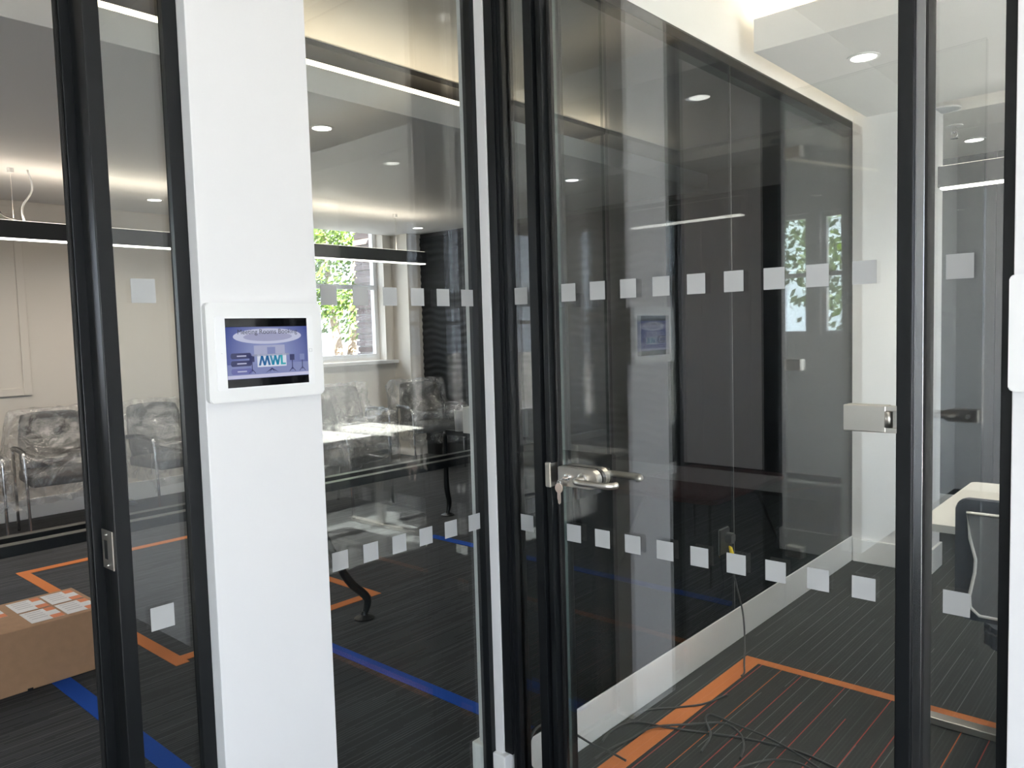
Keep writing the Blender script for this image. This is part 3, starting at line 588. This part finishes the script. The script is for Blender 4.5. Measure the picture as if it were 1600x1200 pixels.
def film_cover(x, y, rz, label, seed, drop=0.30):
    """crumpled film draped over an armchair"""
    prof = [(-0.40, 0.42), (-0.395, 0.6), (-0.385, 0.78), (-0.375, 0.9), (-0.33, 0.925), (-0.30, 0.88), (-0.26, 0.75), (-0.19, 0.69), (0.0, 0.685), (0.18, 0.69), (0.26, 0.66), (0.29, 0.55), (0.30, 0.42), (0.31, drop)]
    pr = spline([(a, 0, b) for a, b in prof], 5); nt_ = 44; vs, fs = [], []
    for i, p in enumerate(pr):
        for j in range(nt_+1):
            t = j/nt_*2-1; side = max(0, abs(t)-0.72)/0.28
            yy = math.copysign(min(abs(t)/0.72, 1)*0.31 + 0.03*side, t); zz = p.z - side*(max(p.z-drop-0.02, 0.05))*0.95; xx = p.x
            # sag between the arms
            if abs(t) < 0.72 and -0.2 < p.x < 0.27 and p.z > 0.6: zz -= 0.10*(1-(t/0.72)**2)
            q = Vector((xx*4+seed, yy*4, zz*4)); w1 = noise.noise(q*1.3); w2 = noise.noise(q*3.1+Vector((5, 1, 2)))
            vs.append((xx+0.035*w2+0.02*abs(w1), yy+0.05*w1+0.02*w2, zz+0.035*abs(w2)-0.01))
    m_ = nt_+1
    for i in range(len(pr)-1):
        for j in range(nt_): a = i*m_+j; fs.append((a, a+1, a+m_+1, a+m_))
    me = bpy.data.meshes.new('plastic_cover'); me.from_pydata(vs, [], fs); me.materials.append(film)
    for p in me.polygons: p.use_smooth = True
    o = bpy.data.objects.new('plastic_cover', me); COL.objects.link(o); o.location = (x, y, 0); o.rotation_euler.z = rz
    prop(o, label=label, cat='plastic cover', group='clear plastic dust covers')
CH = [(-4.55, -0.42, 0.1, 'at the far left, cut by the picture edge', 1.0), (-4.72, 0.36, -0.12, 'left of the black jamb, under the wall panel', 5.0), (-4.70, 1.18, 0.08, 'seen through the narrow sidelight', 9.0),
      (-4.72, 3.00, -0.15, 'in front of the sash window', 13.0), (-4.45, 3.78, -0.35, 'nearest the wavy charcoal wall', 17.0), (-3.55, 2.05, 0.3, 'closest to the pillar edge, behind the table frame', 21.0)]
for x, y, rz, l, s in CH:
    office_chair(x, y, rz, 'grey armchair under clear plastic ' + l); film_cover(x, y, rz, 'crumpled clear plastic cover on the armchair ' + l, s)
# black table frame with bent legs
tf = empty('table_frame', (-2.1, 0.3, 0), label='long black steel table frame on bent legs with disc feet', cat='table')
for xb in (-1.52,): box('beam', (xb-0.025, xb+0.025, -2.0, 2.75, 0.668, 0.708), black, tf, bev=0.003)
for yb in (-1.7, 2.39): box('cross_bar', (-2.725, -1.545, yb-0.02, yb+0.02, 0.630, 0.668), black, tf, bev=0.002)
box('inner_rail', (-1.97, -1.92, -2.0, 2.75, 0.60, 0.645), black, tf, bev=0.003)
for xf, yf, dy in ((-1.5, 0.63, -0.16), (-2.75, 2.39, 0.0), (-1.5, -1.7, -0.1), (-2.75, -1.7, -0.1), (-1.5, 2.39, 0.0)):
    tube('leg', [(xf, yf+dy*1.6, 0.64), (xf, yf+dy*1.2, 0.42), (xf, yf+dy*0.55, 0.22), (xf, yf+0.02, 0.10), (xf, yf, 0.02)], [0.017, 0.019, 0.021, 0.021, 0.014], black, tf, n=10, sm=5)
    lathe('foot', [(0.05, 0.003), (0.05, 0.008), (0.018, 0.022), (0.012, 0.04)], (xf, yf, 0), black, tf, n=20)
for y in (-0.42, -0.95): prism('lever', [(y-0.07, 0.715), (y-0.05, 0.745), (y, 0.765), (y+0.06, 0.755), (y+0.06, 0.735), (y, 0.74), (y-0.035, 0.722), (y-0.05, 0.700)], 'x', -1.72, -1.66, black, tf, bev=0.004)
lt = empty('low_table', (-0.65, 2.5, 0), label='low dark red table with thin splayed legs behind the dark glass', cat='table')
prism('tabletop', rrect(-0.98, -0.32, 2.02, 2.98, 0.06), 'z', 0.455, 0.48, mat('dark_red_top', (0.10, 0.018, 0.014), 0.35), lt, bev=0.004)
for sx in (-1, 1):
    for sy in (-1, 1): tube('leg', [(-0.65+sx*0.2, 2.5+sy*0.28, 0.455), (-0.65+sx*0.30, 2.5+sy*0.46, 0.003)], [0.012, 0.008], black, lt, n=8)
wb = empty('white_box', (-2.3, 2.37, 0.668), label='white carton with a stack of papers on the table frame end', cat='box')
box('carton', (-2.46, -1.95, 2.30, 2.44, 0.669, 0.86), mat('white_card', (0.62, 0.62, 0.60), 0.6), wb, bev=0.003)
for k in range(6): box('paper_sheet', (-2.40+0.012*(k % 3), -1.98-0.01*(k % 2), 2.31, 2.43, 0.861+0.010*k, 0.868+0.010*k), mat('paper', (0.72, 0.72, 0.70), 0.7), wb)
lathe('paper_cup', [(0.045, 0.0), (0.05, 0.15)], (-2.57, 2.39, 0.6685), mat('steel_cup', (0.4, 0.4, 0.4), 0.3, metal=0.8), wb)
# cardboard box with delivery labels
kraft = mat('kraft_card', (0.43, 0.25, 0.14), 0.8, noise_s=30, noise_a=0.12)
cb = empty('cardboard_box', (-2.15, -0.9, 0), label='long brown cardboard box with white labels by the open doorway', cat='box')
box('carton', (-2.36, -1.945, -1.9, -0.40, 0.003, 0.262), kraft, cb, bev=0.004)
lid_tape = mat('pale_tape', (0.55, 0.46, 0.42), 0.4); box('packing_tape', (-2.365, -1.94, -1.9, -0.84, 0.2622, 0.2630), lid_tape, cb)
lw = mat('label_white', (0.82, 0.80, 0.80), 0.6); lo = mat('label_orange', (0.75, 0.22, 0.08), 0.6); lk = mat('label_print', (0.45, 0.42, 0.45), 0.7)
for yb, n_ in ((-0.84, 1), (-0.68, 2), (-0.545, 2)):
    for k in range(2):
        x1 = -1.975-0.185*k; x0 = x1-0.165; y0 = yb; y1 = yb+0.125
        if k == 0 and yb < -0.8: continue
        lb = box('delivery_label', (x0, x1, y0, y1, 0.2631, 0.2637), lw, cb)
        box('orange_corner', (x0+0.0, x0+0.05, y1-0.035, y1, 0.2638, 0.2640), lo, lb); box('orange_corner', (x1-0.05, x1, y1-0.045, y1, 0.2638, 0.2640), lo, lb)
        boxes('printed_line', [(x0+0.02+0.03*q, x0+0.026+0.03*q, y0+0.015, y1-0.05, 0.2638, 0.2639) for q in range(4)], lk, lb)
box('hand_slot', (-1.9449, -1.9435, -0.72, -0.70, 0.004, 0.012), gasket, cb)

# ------------------------------------------------------------------ room B furniture
tabw = mat('white_laminate', (0.83, 0.81, 0.76), 0.35)
def white_table(x0, x1, y0, y1, label, z=0.735):
    t = empty('white_table', ((x0+x1)/2, (y0+y1)/2, 0), label=label, cat='table', group='white laminate tables')
    prism('tabletop', rrect(x0, x1, y0, y1, 0.02), 'z', z-0.025, z, tabw, t, bev=0.002)
    for y in ((y0+0.14, y1-0.14) if x0 > 2 else (y0+0.14,)) if y1-y0 > 0.5 else ((y0+y1)/2,):
        box('foot', (x0+0.0, x1-0.05, y-0.025, y+0.025, 0.003, 0.028), steel, t, bev=0.003)
        box('leg', ((x0+x1)/2-0.035, (x0+x1)/2+0.035, y-0.02, y+0.02, 0.028, z-0.025), steel, t, bev=0.003)
    return t
white_table(0.885, 1.70, 1.10, 1.92, 'white laminate table corner seen through the right sidelight')
white_table(2.50, 3.75, 0.35, 1.55, 'sunlit white table nearer the door, mirrored behind the pillar edge')  # unseen part of the top enlarged to bounce sunlight onto the raft
white_table(2.50, 3.30, 1.70, 2.03, 'small sunlit white table farther from the door, seen mirrored')
# mesh chair at the white table
mc = empty('mesh_chair', (1.30, 0.98, 0), label='slate mesh-back chair with white piping at the white table', cat='chair')
slf = mat('slate_fabric', (0.075, 0.085, 0.11), 0.85); mesh_m = mat('mesh_grey', (0.19, 0.20, 0.215), 0.7)
def back_outline(g=0.0):
    L_ = [(1.075+g, 0.835-g), (1.085+g, 0.76), (1.100+g, 0.70), (1.098+g, 0.66), (1.085+g, 0.59), (1.088+g, 0.555+g), (1.11+g, 0.535+g)]
    return L_ + [(2.72-x, z) for x, z in reversed(L_)]
prism('backrest', back_outline(0.004), 'y', 0.872, 0.876, mesh_m, mc)
tube('back_piping', [(x, 0.874, z) for x, z in back_outline()], 0.0052, mat('white_piping', (0.85, 0.85, 0.83), 0.4), mc, n=8, closed=True)
prism('back_shell', rrect(1.035, 1.685, 0.50, 0.865, 0.03), 'y', 0.925, 0.955, slf, mc, bev=0.008)
prism('seat', rrect(1.10, 1.62, 0.93, 1.40, 0.07), 'z', 0.41, 0.475, slf, mc, bev=0.015)
tube('stem', [(1.42, 1.16, 0.10), (1.42, 1.16, 0.41)], 0.03, black, mc, n=14)
for k in range(5):
    a = 2*math.pi*k/5+0.3; e = (1.42+0.21*math.cos(a), 1.16+0.21*math.sin(a))
    tube('leg', [(1.42, 1.16, 0.12), (*e, 0.075)], [0.025, 0.014], black, mc, n=8); tube('castor', [(e[0]-0.012, e[1], 0.029), (e[0]+0.012, e[1], 0.029)], 0.027, blackm, mc, n=14)
# socket, plug, cables
so = empty('power_socket', (0.0585, 1.37, 0.43), label='dark socket plate fixed low on the dark glass partition', cat='socket')
prism('face_plate', rrect(1.325, 1.412, 0.425, 0.532, 0.006), 'x', 0.0585, 0.066, mat('socket_grey', (0.02, 0.021, 0.022), 0.35), so, bev=0.001)
prism('plate_rim', rrect(1.322, 1.415, 0.422, 0.535, 0.007), 'x', 0.0582, 0.0605, mat('socket_rim', (0.10, 0.11, 0.11), 0.4), so)
cable_m = mat('cable_grey', (0.045, 0.047, 0.048), 0.5)
def cable(pts, label, r=0.0038, m=cable_m): 
    return tube('power_cable', pts, r, m, n=8, sm=8, label=label, cat='cable', group='loose grey cables on the carpet')

pc = empty('power_cable', (0.229, 1.2, 0), label='grey cable with yellow tag hanging from the socket to the orange strip', cat='cable')
prism('plug', rrect(1.368, 1.408, 0.468, 0.512, 0.010), 'x', 0.0662, 0.095, mat('plug_grey', (0.06, 0.062, 0.064), 0.5), pc, bev=0.004)
tube('cord', [(0.082, 1.388, 0.468), (0.083, 1.392, 0.43), (0.084, 1.40, 0.36), (0.09, 1.43, 0.26), (0.12, 1.42, 0.16), (0.165, 1.34, 0.08), (0.20, 1.26, 0.02), (0.229, 1.199, 0.006), (0.235, 1.16, 0.0055)], 0.0038, cable_m, pc, n=8, sm=6)
tube('yellow_tag', [(0.078, 1.388, 0.455), (0.085, 1.392, 0.425), (0.088, 1.398, 0.392)], [0.006, 0.009, 0.005], mat('yellow_tag', (0.85, 0.62, 0.02), 0.5), pc, n=8, sm=4)
tube('yellow_tag', [(0.080, 1.396, 0.45), (0.086, 1.404, 0.415), (0.088, 1.40, 0.392)], 0.004, MATS['yellow_tag'], pc, n=8, sm=4)
C3 = lambda L: [(x, y, z) for x, y, z in L]
cable([(0.30, 0.10, 0.006), (0.20, 0.09, 0.006), (0.11, 0.075, 0.03), (0.082, 0.042, 0.085), (0.08, 0.036, 0.135), (0.08, 0.068, 0.181), (0.082, 0.12, 0.183), (0.085, 0.19, 0.15), (0.09, 0.27, 0.085), (0.105, 0.335, 0.03), (0.15, 0.355, 0.016), (0.225, 0.345, 0.015)], 'grey cable looping up beside the door jamb, its cut end on the orange strip')
cable([(0.09, 0.404, 0.006), (0.075, 0.48, 0.006), (0.10, 0.584, 0.006), (0.209, 0.62, 0.008), (0.348, 0.681, 0.006), (0.465, 0.727, 0.006), (0.628, 0.755, 0.006), (0.80, 0.72, 0.006)], 'grey cable lying across the orange strip in a long flat curve')
cable([(0.131, 0.30, 0.006), (0.14, 0.40, 0.006), (0.156, 0.479, 0.006), (0.181, 0.581, 0.014), (0.274, 0.683, 0.014), (0.35, 0.772, 0.006), (0.422, 0.746, 0.006), (0.47, 0.68, 0.006), (0.495, 0.60, 0.006)], 'grey cable curling back in a hook on the red lined carpet')
cable([(0.085, 0.56, 0.006), (0.080, 0.64, 0.006), (0.10, 0.70, 0.006), (0.169, 0.777, 0.006), (0.231, 0.857, 0.007), (0.265, 0.978, 0.006)], 'short grey cable end crossing the middle of the orange strip')
cable([(0.379, 0.555, 0.006), (0.358, 0.662, 0.012), (0.29, 0.755, 0.008), (0.285, 0.80, 0.006), (0.33, 0.80, 0.006), (0.394, 0.779, 0.012), (0.52, 0.755, 0.018), (0.666, 0.712, 0.012), (0.85, 0.62, 0.006)], 'grey cable running from a sharp bend towards the door hinge')
cable([(0.50, 0.50, 0.006), (0.522, 0.559, 0.006), (0.587, 0.649, 0.012), (0.69, 0.66, 0.02), (0.85, 0.58, 0.006)], 'grey cable arching at the bottom edge of the view')

# ------------------------------------------------------------------ outdoors
box('ground_outside', (-40, 40, -40, 40, -0.35, -0.06), mat('pale_paving', (0.10, 0.098, 0.094), 0.9, noise_s=3, noise_a=0.1), label='pale paved ground outside the building', **ST)
bark = mat('bark', (0.16, 0.11, 0.07), 0.9, noise_s=20, noise_a=0.4)
leafm = bpy.data.materials.new('leaf'); leafm.use_nodes = True; nt = leafm.node_tree; bb = nt.nodes['Principled BSDF']; bb.inputs['Base Color'].default_value = (0.045, 0.085, 0.006, 1); bb.inputs['Roughness'].default_value = 0.6
tl = nt.nodes.new('ShaderNodeBsdfTranslucent'); tl.inputs[0].default_value = (0.07, 0.12, 0.006, 1); ms = nt.nodes.new('ShaderNodeMixShader'); ms.inputs[0].default_value = 0.45
nt.links.new(bb.outputs[0], ms.inputs[1]); nt.links.new(tl.outputs[0], ms.inputs[2]); nt.links.new(ms.outputs[0], nt.nodes['Material Output'].inputs[0])
def tree(x, y, label, seed, n=3200, rc=1.5, zc=3.1, leaf=0.07, trunks=2):
    rd = random.Random(seed); t = empty('tree', (x, y, 0), label=label, cat='tree', group='trees outside the windows')
    for k in range(trunks):
        s = (k-(trunks-1)/2)*0.35
        tube('trunk', [(x, y+s*0.15, -0.06), (x+0.05*k, y+s*0.6, 1.0), (x+0.1*s, y+s*1.3, 2.0), (x, y+s*1.9, 3.2)], [0.11, 0.085, 0.06, 0.03], bark, t, n=8, sm=4)
    vs, fs = [], []
    for i in range(n):
        while True:
            p = Vector((rd.uniform(-1, 1), rd.uniform(-1, 1), rd.uniform(-1, 1)))
            if 0.25 < p.length < 1: break
        c_ = Vector((x+p.x*rc, y+p.y*rc, zc+p.z*rc*1.15))
        if noise.noise(c_*1.6+Vector((seed, 0, 0))) < -0.12: continue
        d = Vector((rd.gauss(0, 1), rd.gauss(0, 1), rd.gauss(0, 1))).normalized(); e = d.orthogonal().normalized(); g = d.cross(e); s = leaf*rd.uniform(0.6, 1.3); b0 = len(vs)
        vs += [c_-e*s, c_+g*s*0.5, c_+e*s, c_-g*s*0.5]; fs.append((b0, b0+1, b0+2, b0+3))
    me = bpy.data.meshes.new('foliage'); me.from_pydata(vs, [], fs); me.materials.append(leafm)
    o = bpy.data.objects.new('foliage', me); COL.objects.link(o); o.parent = t; o.matrix_parent_inverse = Matrix.Translation(t.location).inverted(); o['kind'] = 'stuff'
tree(-9.6, 6.5, 'bright green tree standing outside the sash window', 3, n=9000, rc=1.25, zc=2.75, leaf=0.06)
tree(-1.9, -9.0, 'tree mirrored in the door between the rear windows', 5, n=3000, rc=1.3, zc=2.7)
tree(-10.2, -3.2, 'tree outside the wide window of the meeting room', 8, n=2500, rc=1.5)
# brick pier beside the sash window
bk = mat('dark_brick', (0.10, 0.075, 0.07), 0.85, noise_s=40, noise_a=0.3); mo = mat('mortar', (0.30, 0.28, 0.26), 0.9)
br = empty('brick_pier', (-6.2, 4.6, -0.06), label='dark brick pier just outside the sash window', cat='brick pier')
box('mortar_core', (-6.39, -6.02, 4.385, 4.84, -0.06, 3.4), mo, br)
me0 = None
for k in range(44):
    z = -0.05+k*0.078
    for j in range(2):
        y0 = 4.372+j*0.235; o = bpy.data.objects.new('brick', me0) if me0 else box('brick', (-6.405, -6.005, 0.0, 0.225, 0.0, 0.066), bk)
        if me0: COL.objects.link(o)
        me0 = o.data; o.parent = br; o.matrix_parent_inverse = Matrix.Translation(br.location).inverted(); o.location = (0, y0 - (0.02 if k % 2 else 0.0), z)
hs = empty('house', (-0.7, -16, 0), label='pale house mirrored in the door window', cat='house')
box('wall', (-3.6, 1.4, -20, -16, -0.06, 2.6), mat('pale_render', (0.7, 0.72, 0.74), 0.8), hs)
box('roof', (-3.9, 1.7, -20.2, -15.8, 2.6, 2.85), mat('roof_slate', (0.12, 0.13, 0.14), 0.7), hs)
for x in (-3.0, -1.6, -0.2): box('window', (x, x+0.7, -15.99, -15.96, 0.8, 2.0), mat('house_glass', (0.05, 0.06, 0.07), 0.1), hs)
